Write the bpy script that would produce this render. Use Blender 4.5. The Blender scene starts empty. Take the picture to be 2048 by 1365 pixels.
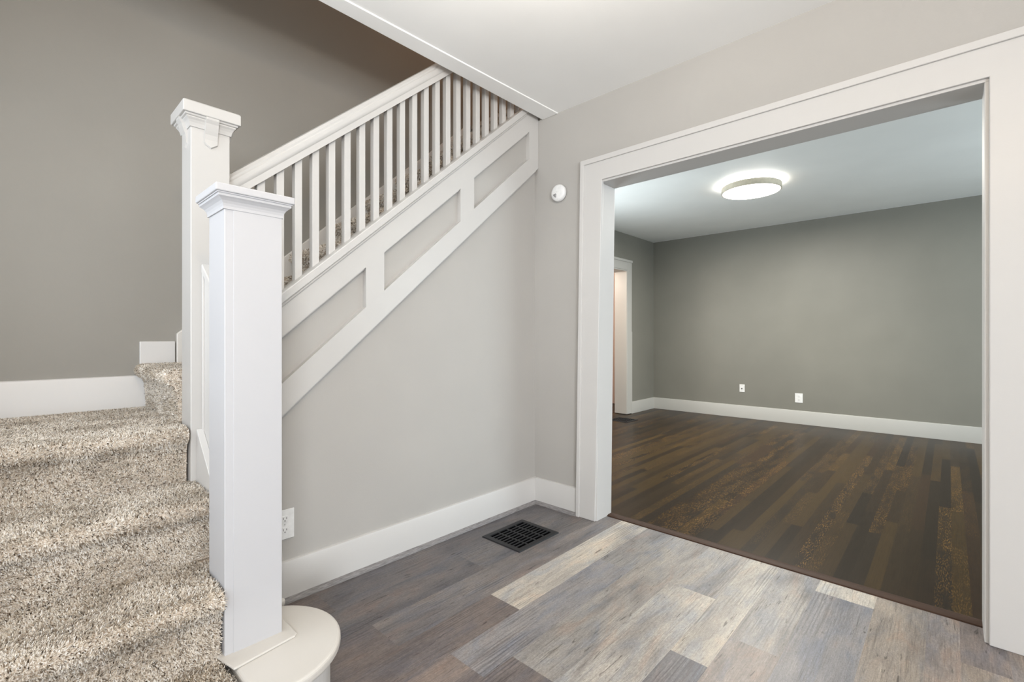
import bpy, bmesh, math, random
import numpy as np
from mathutils import Vector

random.seed(7)
R = math.radians
SC = bpy.context.scene
COL = SC.collection

# ------------------------------------------------------------------ camera
CAM_H = 1.10
F_PX, HORIZON = 940.0, 675.0
VIEW = R(42.9)                       # the view turns 42.9 degrees from the stair wall (+X) towards +Y
cam = bpy.data.cameras.new('camera')
cam.sensor_fit = 'HORIZONTAL'
cam.sensor_width = 36.0
cam.lens = 36.0 * F_PX / 2048.0
cam.shift_y = -(1365 / 2 - HORIZON) / 2048.0
cam.clip_start = 0.02
cam_ob = bpy.data.objects.new('camera', cam)
COL.objects.link(cam_ob)
cam_ob.location = (0, 0, CAM_H)
cam_ob.rotation_euler = (R(90), 0, VIEW - R(90))
SC.camera = cam_ob

# ------------------------------------------------------------------ light and exposure
SC.view_settings.view_transform = 'Standard'
SC.view_settings.look = 'None'
SC.view_settings.gamma = 1.0
SC.view_settings.use_curve_mapping = False
SC.view_settings.exposure = 0.07
SC.cycles.max_bounces = 10
SC.cycles.diffuse_bounces = 6
SC.cycles.sample_clamp_indirect = 4.0

world = bpy.data.worlds.new('sky')
SC.world = world
world.use_nodes = True
world.node_tree.nodes['Background'].inputs[0].default_value = (0.75, 0.85, 1.0, 1)
world.node_tree.nodes['Background'].inputs[1].default_value = 0.3


def area_light(name, loc, aim, sx, sy, watts, colour, spread=180):
    d = bpy.data.lights.new(name, 'AREA')
    d.shape = 'RECTANGLE'
    d.size, d.size_y = sx, sy
    d.energy = watts
    d.color = colour
    d.spread = R(spread)
    o = bpy.data.objects.new(name, d)
    o.location = loc
    o.rotation_euler = (Vector(aim) - Vector(loc)).to_track_quat('-Z', 'Y').to_euler()
    COL.objects.link(o)
    return o


def point_light(name, loc, r, watts, colour):
    d = bpy.data.lights.new(name, 'POINT')
    d.shadow_soft_size = r
    d.energy = watts
    d.color = colour
    o = bpy.data.objects.new(name, d)
    o.location = loc
    COL.objects.link(o)
    return o


# daylight through the front window of the hall (far behind the camera) and two unseen side fills added as windows
area_light('window_daylight_front', (-2.0, -3.93, 1.38), (-0.2, 2.0, 1.3), 1.4, 1.6, 195, (0.90, 0.945, 1.0))
area_light('window_daylight_front', (0.4, -3.93, 1.38), (0.6, 2.0, 1.3), 1.9, 1.6, 36, (0.93, 0.955, 1.0))
area_light('added_fill_side', (-0.60, 0.75, 1.35), (2.4, 2.4, 1.15), 0.75, 1.6, 5.2, (0.90, 0.95, 1.0), 105)  # added fill, spread narrowed to keep it off the right casing
area_light('added_fill_stairs', (-0.60, 1.75, 1.75), (2.4, 1.75, 1.3), 0.7, 1.1, 16, (0.88, 0.94, 1.0))  # added fill for the left faces of the newels
# unseen uplight added to brighten the ceiling, then the hall lamp behind the camera
area_light('added_ceiling_fill', (0.9, 0.6, 2.1), (0.9, 0.6, 3.0), 0.45, 0.45, 25, (1.0, 0.94, 0.86)).data.shape = 'DISK'
point_light('hall_ceiling_lamp_light', (-0.1, -0.3, 2.40), 0.10, 34, (1.0, 0.76, 0.50))
# daylight through the windows of the room beyond
area_light('window_daylight_beyond', (4.7, -2.62, 1.4), (4.7, 2.0, 3.0), 2.2, 1.4, 86, (0.80, 0.93, 1.0))
area_light('window_daylight_beyond', (3.75, 3.29, 1.35), (4.3, 0.0, 2.0), 0.9, 1.3, 46, (0.84, 0.94, 1.0))
# lamp of the room beyond (its fixture is built below)
area_light('room_ceiling_lamp_light', (4.82, 1.378, 2.470), (4.82, 1.378, 0), 0.44, 0.44, 94, (1.0, 0.95, 0.86)).data.shape = 'DISK'
# lamp of the upper hall, added stairwell fill, light in the back room
point_light('upper_hall_lamp_light', (3.3, 1.6, 4.6), 0.15, 32, (1.0, 0.58, 0.34))
point_light('added_stairwell_fill', (0.1, 1.9, 4.7), 0.15, 13, (1.0, 0.90, 0.78))
point_light('back_room_lamp_light', (5.1, 4.1, 2.0), 0.15, 40, (1.0, 0.88, 0.76))


# ------------------------------------------------------------------ helpers
def lin(r, g, b):
    f = lambda v: (v / 255 / 12.92) if v / 255 <= 0.04045 else ((v / 255 + 0.055) / 1.055) ** 2.4
    return (f(r), f(g), f(b))


def new_mat(name):
    m = bpy.data.materials.new(name)
    m.use_nodes = True
    nt = m.node_tree
    return m, nt, nt.nodes['Principled BSDF']


def N(nt, kind, **kw):
    n = nt.nodes.new(kind)
    for k, v in kw.items():
        if k in n.inputs:
            n.inputs[k].default_value = v
        else:
            setattr(n, k, v)
    return n


def L(nt, a, b):
    nt.links.new(a, b)


def mix_rgb(nt, blend, fac, a, b):
    n = nt.nodes.new('ShaderNodeMix')
    n.data_type = 'RGBA'
    n.blend_type = blend
    for sock, v in ((n.inputs[0], fac), (n.inputs[6], a), (n.inputs[7], b)):
        if isinstance(v, (int, float)):
            sock.default_value = v
        elif isinstance(v, (tuple, list)):
            sock.default_value = (*v, 1) if len(v) == 3 else v
        else:
            L(nt, v, sock)
    return n.outputs[2]


def ramp(nt, fac, stops):
    n = nt.nodes.new('ShaderNodeValToRGB')
    e = n.color_ramp.elements
    while len(e) < len(stops):
        e.new(0.5)
    for el, (p, c) in zip(e, stops):
        el.position = p
        el.color = (*c, 1) if len(c) == 3 else c
    L(nt, fac, n.inputs[0])
    return n.outputs[0]


def coords(nt, scale=(1, 1, 1), rot=(0, 0, 0)):
    g = nt.nodes.new('ShaderNodeNewGeometry')
    mp = nt.nodes.new('ShaderNodeMapping')
    mp.inputs['Scale'].default_value = scale
    mp.inputs['Rotation'].default_value = rot
    L(nt, g.outputs['Position'], mp.inputs['Vector'])
    return mp.outputs['Vector']


def bump(nt, bsdf, height, strength, dist):
    b = N(nt, 'ShaderNodeBump')
    b.inputs['Strength'].default_value = strength
    b.inputs['Distance'].default_value = dist
    L(nt, height, b.inputs['Height'])
    L(nt, b.outputs[0], bsdf.inputs['Normal'])


def paint(name, col, rough=0.6, var=0.03, scale=14.0, bumps=0.06, spec=0.35):
    """Rolled or brushed paint: faint tone drift and a fine roller stipple."""
    m, nt, b = new_mat(name)
    v = coords(nt)
    n1 = N(nt, 'ShaderNodeTexNoise', Scale=1.7, Detail=3.0)
    L(nt, v, n1.inputs['Vector'])
    lo = tuple(c * (1 - var) for c in col)
    hi = tuple(min(1, c * (1 + var)) for c in col)
    c = ramp(nt, n1.outputs['Fac'], [(0.3, lo), (0.7, hi)])
    L(nt, c, b.inputs['Base Color'])
    n2 = N(nt, 'ShaderNodeTexNoise', Scale=scale * 12, Detail=4.0)
    L(nt, v, n2.inputs['Vector'])
    bump(nt, b, n2.outputs['Fac'], bumps, 0.004)
    b.inputs['Roughness'].default_value = rough
    b.inputs['Specular IOR Level'].default_value = spec
    return m


def plain(name, col, rough=0.5, metal=0.0, spec=0.5):
    m, nt, b = new_mat(name)
    v = coords(nt)
    n1 = N(nt, 'ShaderNodeTexNoise', Scale=40.0, Detail=2.0)
    L(nt, v, n1.inputs['Vector'])
    c = ramp(nt, n1.outputs['Fac'], [(0.3, tuple(x * 0.94 for x in col)), (0.7, tuple(min(1, x * 1.05) for x in col))])
    L(nt, c, b.inputs['Base Color'])
    b.inputs['Roughness'].default_value = rough
    b.inputs['Metallic'].default_value = metal
    b.inputs['Specular IOR Level'].default_value = spec
    return m


def glow(name, col, strength):
    m, nt, b = new_mat(name)
    b.inputs['Base Color'].default_value = (*col, 1)
    b.inputs['Emission Color'].default_value = (*col, 1)
    b.inputs['Emission Strength'].default_value = strength
    return m


M = {}
M['wall_hall'] = paint('greige_wall_paint', (0.418, 0.402, 0.378), 0.7)
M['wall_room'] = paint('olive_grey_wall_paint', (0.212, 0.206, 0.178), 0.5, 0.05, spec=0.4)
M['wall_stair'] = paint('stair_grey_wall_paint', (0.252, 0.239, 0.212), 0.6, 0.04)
M['ceiling'] = paint('white_ceiling_paint', (0.87, 0.87, 0.855), 0.75)
M['ceiling_room'] = paint('room_ceiling_paint', (0.86, 0.87, 0.845), 0.6)
M['trim'] = paint('white_trim_paint', (0.580, 0.568, 0.550), 0.38, 0.015, bumps=0.03, spec=0.45)
M['room_trim'] = paint('dimmed_white_room_trim', (0.46, 0.452, 0.425), 0.4, 0.015, bumps=0.03, spec=0.4)  # trim white with its colour darkened against the room's lamp light
M['stair_trim'] = paint('dimmed_white_stair_paint', (0.535, 0.522, 0.502), 0.38, 0.015, bumps=0.03, spec=0.45)  # trim white, a little darker in colour to balance the light on the stairs
M['newel_dimmed'] = paint('dimmed_white_newel_paint', (0.475, 0.462, 0.442), 0.38, 0.015, bumps=0.03, spec=0.45)  # trim white darkened in colour to offset the strong light on the post
M['post'] = paint('bright_white_paint', (0.475, 0.475, 0.487), 0.4, 0.01, bumps=0.03, spec=0.3)
M['plinth'] = paint('cream_floor_paint', (0.575, 0.552, 0.515), 0.33, 0.02, bumps=0.03, spec=0.45)
M['back_room'] = paint('warm_back_room_paint', (0.62, 0.47, 0.40), 0.6)
M['plastic'] = plain('white_plastic', (0.80, 0.80, 0.79), 0.32)
M['plate_gap'] = plain('dark_slot', (0.06, 0.055, 0.05), 0.6)
M['vent'] = plain('black_cast_iron', (0.015, 0.015, 0.017), 0.5, 0.0, 0.35)
M['duct_shade'] = plain('black_duct_shade', (0.003, 0.003, 0.0035), 1.0, 0.0, 0.0)
M['rim'] = plain('cream_lamp_rim', (0.62, 0.57, 0.46), 0.4)
M['diffuser'] = glow('lamp_diffuser', (1.0, 0.98, 0.93), 9.0)
M['halo'] = glow('lamp_halo_ring', (1.0, 0.97, 0.92), 85.0)
M['steel'] = plain('satin_metal', (0.55, 0.55, 0.54), 0.3, 1.0)


def vinyl_mat():
    """Weathered-board vinyl planks; each plank's own tone is the mesh attribute tone, its seed in alpha."""
    m, nt, b = new_mat('weathered_vinyl_planks')
    at = N(nt, 'ShaderNodeAttribute', attribute_name='tone')
    geo = N(nt, 'ShaderNodeNewGeometry')
    # every plank shifts the grain by its own seed
    off = N(nt, 'ShaderNodeVectorMath', operation='MULTIPLY_ADD')
    comb = N(nt, 'ShaderNodeCombineXYZ')
    L(nt, at.outputs['Alpha'], comb.inputs[0]); L(nt, at.outputs['Alpha'], comb.inputs[1]); L(nt, at.outputs['Alpha'], comb.inputs[2])
    L(nt, comb.outputs[0], off.inputs[0]); off.inputs[1].default_value = (37.0, 0.0, 19.0)
    L(nt, geo.outputs['Position'], off.inputs[2])

    def nz(scale3, sc, det, rough=0.6, dist=0.0):
        mp = N(nt, 'ShaderNodeMapping'); mp.inputs['Scale'].default_value = scale3
        L(nt, off.outputs[0], mp.inputs['Vector'])
        n = N(nt, 'ShaderNodeTexNoise', Scale=sc, Detail=det, Roughness=rough, Distortion=dist)
        L(nt, mp.outputs[0], n.inputs['Vector'])
        return n.outputs['Fac']
    tone = at.outputs['Color']
    blot = nz((0.9, 3.0, 1), 2.4, 5.0, 0.62, 0.5)
    c1 = mix_rgb(nt, 'MULTIPLY', 1.0, tone, ramp(nt, blot, [(0.30, (0.58, 0.575, 0.60)), (0.50, (1, 1, 1)), (0.70, (1.30, 1.25, 1.17))]))
    hue = nz((1.1, 3.6, 2), 3.4, 4.0, 0.6, 0.8)
    c2 = mix_rgb(nt, 'MULTIPLY', 0.85, c1, ramp(nt, hue, [(0.32, (1.10, 0.98, 0.92)), (0.44, (1, 1, 1)), (0.52, (0.97, 0.98, 1.0)), (0.66, (0.80, 0.88, 1.02))]))
    # long weathered streaks
    grain = nz((0.8, 22.0, 1), 5.0, 7.0, 0.75, 0.35)
    c3 = mix_rgb(nt, 'MULTIPLY', 0.95, c2, ramp(nt, grain, [(0.30, (0.52, 0.50, 0.49)), (0.46, (0.97, 0.97, 0.97)), (0.58, (1.03, 1.03, 1.03)), (0.72, (1.28, 1.26, 1.22))]))
    # wavy open grain, only in places
    mp = N(nt, 'ShaderNodeMapping'); mp.inputs['Scale'].default_value = (0.35, 9.0, 1.0)
    L(nt, off.outputs[0], mp.inputs['Vector'])
    wv = N(nt, 'ShaderNodeTexWave', Scale=2.6, Distortion=9.0, Detail=4.0)
    wv.bands_direction = 'Y'
    wv.inputs['Detail Scale'].default_value = 1.6
    L(nt, mp.outputs[0], wv.inputs['Vector'])
    place = nz((0.9, 3.5, 1), 1.8, 2.0)
    wl = ramp(nt, wv.outputs['Fac'], [(0.06, (0.45, 0.44, 0.44)), (0.24, (1, 1, 1)), (0.80, (1, 1, 1)), (0.97, (1.35, 1.34, 1.30))])
    pm = ramp(nt, place, [(0.52, (0, 0, 0)), (0.64, (0.6, 0.6, 0.6))])
    c3b = mix_rgb(nt, 'MULTIPLY', pm, c3, wl)
    fine = nz((1.6, 34.0, 1), 12.0, 5.0, 0.8, 0.2)
    c4 = mix_rgb(nt, 'MULTIPLY', 0.95, c3b, ramp(nt, fine, [(0.32, (0.55, 0.53, 0.52)), (0.45, (0.98, 0.98, 0.98)), (0.56, (1, 1, 1)), (0.69, (1.65, 1.62, 1.58))]))
    crack = nz((2.4, 20.0, 1), 4.0, 3.0, 0.55, 0.6)
    c5 = mix_rgb(nt, 'MULTIPLY', 0.9, c4, ramp(nt, crack, [(0.28, (0.26, 0.24, 0.23)), (0.35, (1, 1, 1))]))
    mott = nz((6.0, 12.0, 3), 16.0, 4.0, 0.8)
    c6 = mix_rgb(nt, 'MULTIPLY', 0.8, c5, ramp(nt, mott, [(0.34, (0.72, 0.71, 0.71)), (0.66, (1.26, 1.26, 1.25))]))
    L(nt, c6, b.inputs['Base Color'])
    b.inputs['Roughness'].default_value = 0.42
    b.inputs['Specular IOR Level'].default_value = 0.4
    bump(nt, b, grain, 0.12, 0.003)
    return m


def hardwood_mat():
    """Dark stained oak strips; tone per strip in the attribute, ray fleck amount in its alpha."""
    m, nt, b = new_mat('dark_oak_strips')
    at = N(nt, 'ShaderNodeAttribute', attribute_name='tone')

    def nz(scale3, sc, det, rough=0.6, dist=0.0, rot=(0, 0, 0)):
        v = coords(nt, scale3, rot)
        n = N(nt, 'ShaderNodeTexNoise', Scale=sc, Detail=det, Roughness=rough, Distortion=dist)
        L(nt, v, n.inputs['Vector'])
        return n.outputs['Fac']
    grain = nz((1.0, 30.0, 1), 6.0, 5.0, 0.7, 0.2)
    c1 = mix_rgb(nt, 'MULTIPLY', 0.8, at.outputs['Color'], ramp(nt, grain, [(0.30, (0.62, 0.60, 0.56)), (0.5, (1, 1, 1)), (0.72, (1.30, 1.24, 1.10))]))
    fl = nz((16.0, 105.0, 4), 2.4, 2.0, 0.5, 0.5, (0, 0, R(52)))
    patch = nz((2.0, 9.0, 1), 2.0, 2.0)
    fm = N(nt, 'ShaderNodeMath', operation='MULTIPLY')
    L(nt, ramp(nt, fl, [(0.53, (0, 0, 0)), (0.60, (1, 1, 1))]), fm.inputs[0])
    L(nt, ramp(nt, patch, [(0.36, (0, 0, 0)), (0.54, (1, 1, 1))]), fm.inputs[1])
    fm2 = N(nt, 'ShaderNodeMath', operation='MULTIPLY')
    L(nt, fm.outputs[0], fm2.inputs[0]); L(nt, at.outputs['Alpha'], fm2.inputs[1])
    c2 = mix_rgb(nt, 'MIX', fm2.outputs[0], c1, lin(118, 88, 46))
    L(nt, c2, b.inputs['Base Color'])
    b.inputs['Roughness'].default_value = 0.33
    b.inputs['Specular IOR Level'].default_value = 0.17
    bump(nt, b, grain, 0.06, 0.002)
    return m


def carpet_mats():
    m, nt, b = new_mat('carpet_backing')
    v = coords(nt)
    n = N(nt, 'ShaderNodeTexNoise', Scale=260.0, Detail=3.0)
    L(nt, v, n.inputs['Vector'])
    L(nt, ramp(nt, n.outputs['Fac'], [(0.35, lin(170, 157, 142)), (0.65, lin(220, 208, 194))]), b.inputs['Base Color'])
    b.inputs['Roughness'].default_value = 0.95
    b.inputs['Specular IOR Level'].default_value = 0.1
    bump(nt, b, n.outputs['Fac'], 0.6, 0.006)
    p, nt, b = new_mat('carpet_yarn')
    at = N(nt, 'ShaderNodeAttribute', attribute_name='yarn')
    L(nt, ramp(nt, at.outputs['Fac'], [(0.0, lin(70, 60, 48)), (0.17, lin(144, 129, 111)), (0.44, lin(230, 221, 207)), (1.0, lin(252, 250, 246))]), b.inputs['Base Color'])
    b.inputs['Roughness'].default_value = 0.9
    b.inputs['Specular IOR Level'].default_value = 0.12
    # light passes through the loose fibres
    tr = N(nt, 'ShaderNodeBsdfTranslucent')
    L(nt, b.inputs['Base Color'].links[0].from_socket, tr.inputs['Color'])
    ms = N(nt, 'ShaderNodeMixShader')
    ms.inputs[0].default_value = 0.4
    L(nt, b.outputs[0], ms.inputs[1]); L(nt, tr.outputs[0], ms.inputs[2])
    L(nt, ms.outputs[0], nt.nodes['Material Output'].inputs['Surface'])
    return m, p


M['vinyl'] = vinyl_mat()
M['oak'] = hardwood_mat()
M['backing'], M['yarn'] = carpet_mats()
M['threshold'] = plain('dark_threshold', lin(58, 40, 29), 0.6, 0.0, 0.2)


def shoe_mat():
    m, nt, b = new_mat('grey_wood_shoe_moulding')
    v = coords(nt, (3, 3, 40))
    n = N(nt, 'ShaderNodeTexNoise', Scale=9.0, Detail=4.0)
    L(nt, v, n.inputs['Vector'])
    L(nt, ramp(nt, n.outputs['Fac'], [(0.3, lin(104, 101, 101)), (0.7, lin(146, 143, 143))]), b.inputs['Base Color'])
    b.inputs['Roughness'].default_value = 0.5
    return m


M['shoe'] = shoe_mat()


# ---- mesh helpers (all shapes are given in world coordinates)
def box(bm, x0, x1, y0, y1, z0, z1):
    v = [bm.verts.new((x, y, z)) for z in (z0, z1) for (x, y) in ((x0, y0), (x1, y0), (x1, y1), (x0, y1))]
    for f in ((3, 2, 1, 0), (4, 5, 6, 7), (0, 1, 5, 4), (1, 2, 6, 5), (2, 3, 7, 6), (3, 0, 4, 7)):
        bm.faces.new([v[i] for i in f])


def prism(bm, pts, axis, a0, a1):
    """Extrude a 2-D polygon along an axis: 'y' takes (x, z), 'x' takes (y, z), 'z' takes (x, y)."""
    def P(p, a):
        return {'y': (p[0], a, p[1]), 'x': (a, p[0], p[1]), 'z': (p[0], p[1], a)}[axis]
    A = [bm.verts.new(P(p, a0)) for p in pts]
    B = [bm.verts.new(P(p, a1)) for p in pts]
    n = len(pts)
    bm.faces.new(A)
    bm.faces.new(list(reversed(B)))
    for i in range(n):
        bm.faces.new([A[i], B[i], B[(i + 1) % n], A[(i + 1) % n]])


def rings(bm, loops, cap=True):
    """Skin a list of equally long closed loops."""
    V = [[bm.verts.new(p) for p in lp] for lp in loops]
    n = len(V[0])
    for a, b in zip(V, V[1:]):
        for i in range(n):
            bm.faces.new([a[i], a[(i + 1) % n], b[(i + 1) % n], b[i]])
    if cap:
        bm.faces.new(list(reversed(V[0])))
        bm.faces.new(V[-1])


def square_stack(bm, cx, cy, prof):
    """prof: (half_x, half_y, z) from bottom to top: a moulded square cap."""
    rings(bm, [[(cx - hx, cy - hy, z), (cx + hx, cy - hy, z), (cx + hx, cy + hy, z), (cx - hx, cy + hy, z)] for hx, hy, z in prof])


def lathe(bm, c, axis, prof, seg=48):
    """prof: (radius, offset along axis)."""
    loops = []
    for r, h in prof:
        lp = []
        for i in range(seg):
            a = 2 * math.pi * i / seg
            u, w = r * math.cos(a), r * math.sin(a)
            lp.append({'z': (c[0] + u, c[1] + w, c[2] + h), 'x': (c[0] + h, c[1] + u, c[2] + w), 'y': (c[0] + u, c[1] + h, c[2] + w)}[axis])
        loops.append(lp)
    rings(bm, loops)


def root_loc(o):
    p = Vector((0, 0, 0))
    while o is not None:
        p += o.location
        o = o.parent
    return p


def obj(name, bm, mat, parent=None, bevel=0.0, smooth=False, label=None, seg=2):
    bmesh.ops.recalc_face_normals(bm, faces=bm.faces)
    me = bpy.data.meshes.new(name)
    bm.to_mesh(me)
    bm.free()
    me.materials.append(M[mat] if isinstance(mat, str) else mat)
    o = bpy.data.objects.new(name, me)
    COL.objects.link(o)
    if parent is not None:
        o.parent = parent
        o.location = -root_loc(parent)
    if smooth:
        for p in me.polygons:
            p.use_smooth = True
        try:
            me.set_sharp_from_angle(angle=R(35))
        except Exception:
            pass
    if bevel > 0:
        b = o.modifiers.new('soft_edges', 'BEVEL')
        b.width = bevel
        b.segments = seg
        b.limit_method = 'ANGLE'
        b.angle_limit = R(40)
    if label:
        o['label'] = label
    return o


def bmx(fn=None, *a):
    bm = bmesh.new()
    if fn:
        fn(bm, *a)
    return bm


def struct(name, bm, mat, parent=None, bevel=0.0, **kw):
    o = obj(name, bm, mat, parent, bevel, **kw)
    if parent is None:
        o['kind'] = 'structure'
    return o


def thing(name, label, cat, loc, group=None):
    o = bpy.data.objects.new(name, None)
    o.empty_display_size = 0.1
    COL.objects.link(o)
    o.location = loc
    o['label'] = label
    o['category'] = cat
    if group:
        o['group'] = group
    return o


def struct_root(name, loc):
    o = bpy.data.objects.new(name, None)
    COL.objects.link(o)
    o.location = loc
    o['kind'] = 'structure'
    return o


# ------------------------------------------------------------------ dimensions
XB = 2.41          # hall face of the wall with the wide opening
XB2 = 2.55         # its other face
YA = 2.03          # hall face of the wall under the stairs
YBACK = 2.70       # wall on the far side of the stairs
XL, XW, YF = -0.62, -3.2, -4.0   # left wall of the stairs, left and front walls of the hall (out of view)
ZC = 2.54          # hall ceiling
Z2 = 2.735         # upper floor
XF, YR = 6.83, 3.35    # far and left walls of the room beyond
YR0 = -2.7
ZR = 2.565
RISE, RUN = 0.195, 0.2247


def rail(x):        # top of the bottom rail of the balustrade
    return 1.29 + 0.861 * (x - 0.776)


# ------------------------------------------------------------------ floors
def plank_floor(name, mat, rows, x_end, z, tones):
    """rows: (y0, y1, [(x0, x1, (r, g, b), alpha), ...]) -> one floor mesh with a tone per plank."""
    bm = bmesh.new()
    lay = bm.loops.layers.float_color.new('tone')
    for y0, y1, planks in rows:
        for x0, x1, c, a in planks:
            g = 0.0
            f = bm.faces.new([bm.verts.new(p) for p in ((x0 + g, y0 + g, z), (x1 - g, y0 + g, z), (x1 - g, y1 - g, z), (x0 + g, y1 - g, z))])
            for lp in f.loops:
                lp[lay] = (*c, a)
    o = struct(name, bm, mat)
    return o


K = 0.70
def tone(r, g, b, k=None):
    return tuple(v * (k or K) for v in lin(r, g, b))


dark1, dark2, dark3 = (121, 113, 111), (121, 117, 118), (122, 113, 110)
light1, light2 = (199, 192, 182), (190, 184, 176)
mid1, mid2, mid3 = (158, 155, 153), (165, 160, 155), (151, 148, 149)
YE = [2.03, 1.80, 1.615, 1.434, 1.268, 1.10, 0.918, 0.717, 0.588, 0.424, 0.222, 0.06, -0.03, -0.152, -0.33, -0.50, -0.70,
      -0.87, -1.05, -1.25, -1.42, -1.60, -1.80, -2.0, -2.2, -2.4, -2.57, -2.77, -2.9, -3.1, -3.27, -3.4, -3.6, -3.8, -4.0]
KNOWN = {0: [(0.9, dark1), (2.55, dark2)], 1: [(1.55, dark2), (2.55, (128, 124, 124))], 2: [(0.95, dark3), (2.55, (132, 127, 126))],
         3: [(1.41, dark3), (2.55, light1)], 4: [(1.05, (136, 124, 118)), (2.0, mid3), (2.55, mid1)], 5: [(1.187, dark1), (2.55, mid2)],
         6: [(0.75, dark3), (2.025, light2), (2.55, mid2)], 7: [(1.59, (118, 117, 122)), (2.55, (188, 181, 171))],
         8: [(1.806, (158, 148, 142)), (2.55, mid2)], 9: [(1.17, mid2), (2.387, (137, 136, 140)), (2.55, light1)],
         10: [(1.3, mid1), (2.55, (160, 150, 140))], 11: [(1.5, mid2), (2.55, (150, 140, 134))],
         12: [(2.199, (168, 155, 142)), (2.55, (134, 124, 120))], 13: [(1.9, (140, 130, 126)), (2.55, (146, 136, 130))]}
pool = [dark1, dark2, dark3, light1, light2, mid1, mid2, mid3]
rows = []
rnd = random.Random(3)
for i in range(len(YE) - 1):
    pl, x = [], XW
    for x1, c in KNOWN.get(i, [(rnd.uniform(-2.5, -1.2), rnd.choice(pool)), (rnd.uniform(-0.6, 0.2), rnd.choice(pool)), (rnd.uniform(0.8, 1.8), rnd.choice(pool)), (2.55, rnd.choice(pool))]):
        pl.append((x, x1, tone(*c), rnd.random()))
        x = x1
    rows.append((YE[i + 1], YE[i], pl))
plank_floor('floor', 'vinyl', rows, 2.55, 0.0, None)

rows = []
rnd = random.Random(11)
oaks = [(82, 64, 38), (62, 48, 33), (58, 45, 32), (66, 52, 36), (52, 41, 30), (74, 58, 37), (80, 62, 36), (58, 47, 36), (68, 50, 34), (48, 38, 29)]
y = -2.7
while y < 6.2:
    y1 = y + 0.0572
    pl, x = [], XB2 - 0.01 - rnd.random() * 0.9
    while x < 6.85:
        x1 = x + rnd.uniform(0.6, 2.3)
        if x1 > XB2 + 0.005:
            fleck = max(0.0, rnd.uniform(-1.3, 0.95))
            pl.append((max(x, XB2 - 0.005), min(x1, 6.85), tone(*rnd.choice(oaks), 0.47), fleck))
        x = x1
    rows.append((y, y1, pl))
    y = y1
plank_floor('floor', 'oak', rows, 6.85, 0.004, None)

bm = bmesh.new()
box(bm, XW - 0.12, 7.0, -4.12, 6.3, -0.12, -0.004)
struct('floor', bm, 'backing')
bm = bmesh.new()
prism(bm, [(2.512, 0.0), (2.515, 0.005), (2.528, 0.009), (2.556, 0.009), (2.568, 0.006), (2.572, 0.004), (2.572, 0.0)], 'y', -0.12, 1.545)
struct('trim_1', bm, 'threshold', smooth=True)

# ------------------------------------------------------------------ walls of the hall
bm = bmesh.new()
prism(bm, [(0.575, 0), (2.46, 0), (2.46, rail(2.46) - 0.05), (0.575, rail(0.575) - 0.05)], 'y', YA, 2.085)
struct('wall_under_stairs', bm, 'wall_hall')

HEAD = 2.040
bm = bmesh.new()
prism(bm, [(2.05, 0), (1.60, 0), (1.60, HEAD + 0.04), (-0.17, HEAD + 0.04), (-0.17, 0), (YF, 0), (YF, ZC), (2.05, ZC)], 'x', XB, XB2 - 0.004)
struct('wall_right', bm, 'wall_hall')
bm = bmesh.new()
box(bm, 2.47, XB2 - 0.004, 2.05, 3.5, 0, 2.35)
struct('wall_stair_side', bm, 'wall_room')

# the hall is widened to the left to set its window light further off; all unseen
bm = bmesh.new()
for a, b_, c, d in ((0.35, 0.36, 0, 5.2), (0.36, 1.14, 0, 0.5), (0.36, 1.14, 2.2, 5.2), (1.14, 1.38, 0, 5.2), (1.38, 2.12, 0, 1.15), (1.38, 2.12, 2.35, 5.2), (2.12, YBACK, 0, 5.2)):
    box(bm, XL - 0.12, XL, a, b_, c, d)
struct('wall_left', bm, 'wall_hall')
bm = bmesh.new()
for a, b_, c, d in ((0.36, 0.40, 0.5, 2.2), (1.10, 1.14, 0.5, 2.2), (0.40, 1.10, 0.5, 0.54), (0.40, 1.10, 2.16, 2.2)):
    box(bm, XL - 0.10, XL - 0.05, a, b_, c, d)
struct('window_added_3', bm, 'trim')  # unseen frame made up for the side fill
bm = bmesh.new()
for a, b_, c, d in ((1.38, 1.42, 1.15, 2.35), (2.08, 2.12, 1.15, 2.35), (1.42, 2.08, 1.15, 1.19), (1.42, 2.08, 2.31, 2.35)):
    box(bm, XL - 0.10, XL - 0.05, a, b_, c, d)
struct('window_added_4', bm, 'trim')  # unseen frame made up for the stair fill
bm = bmesh.new()
box(bm, XW, XL - 0.12, 0.35, 0.47, 0, ZC)
struct('wall_left_return', bm, 'wall_hall')
bm = bmesh.new()
box(bm, XW - 0.12, XW, YF, 0.47, 0, ZC)
struct('wall_outer_left', bm, 'wall_hall')
bm = bmesh.new()
for a, b_, c, d in ((XW - 0.12, -2.75, 0, ZC), (-1.25, -0.6, 0, ZC), (1.4, XB2, 0, ZC), (-2.75, -1.25, 0, 0.5), (-2.75, -1.25, 2.25, ZC), (-0.6, 1.4, 0, 0.5), (-0.6, 1.4, 2.25, ZC)):
    box(bm, a, b_, YF - 0.12, YF, c, d)
struct('wall_front', bm, 'wall_hall')
bm = bmesh.new()
for (a, b_, c, d) in ((-2.75, -2.69, 0.5, 2.25), (-1.31, -1.25, 0.5, 2.25), (-2.69, -1.31, 0.5, 0.56), (-2.69, -1.31, 2.19, 2.25),
                     (-0.6, -0.54, 0.5, 2.25), (1.34, 1.4, 0.5, 2.25), (-0.54, 1.34, 0.5, 0.56), (-0.54, 1.34, 2.19, 2.25)):
    box(bm, a, b_, YF - 0.09, YF - 0.04, c, d)
struct('window_1', bm, 'trim')

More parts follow.
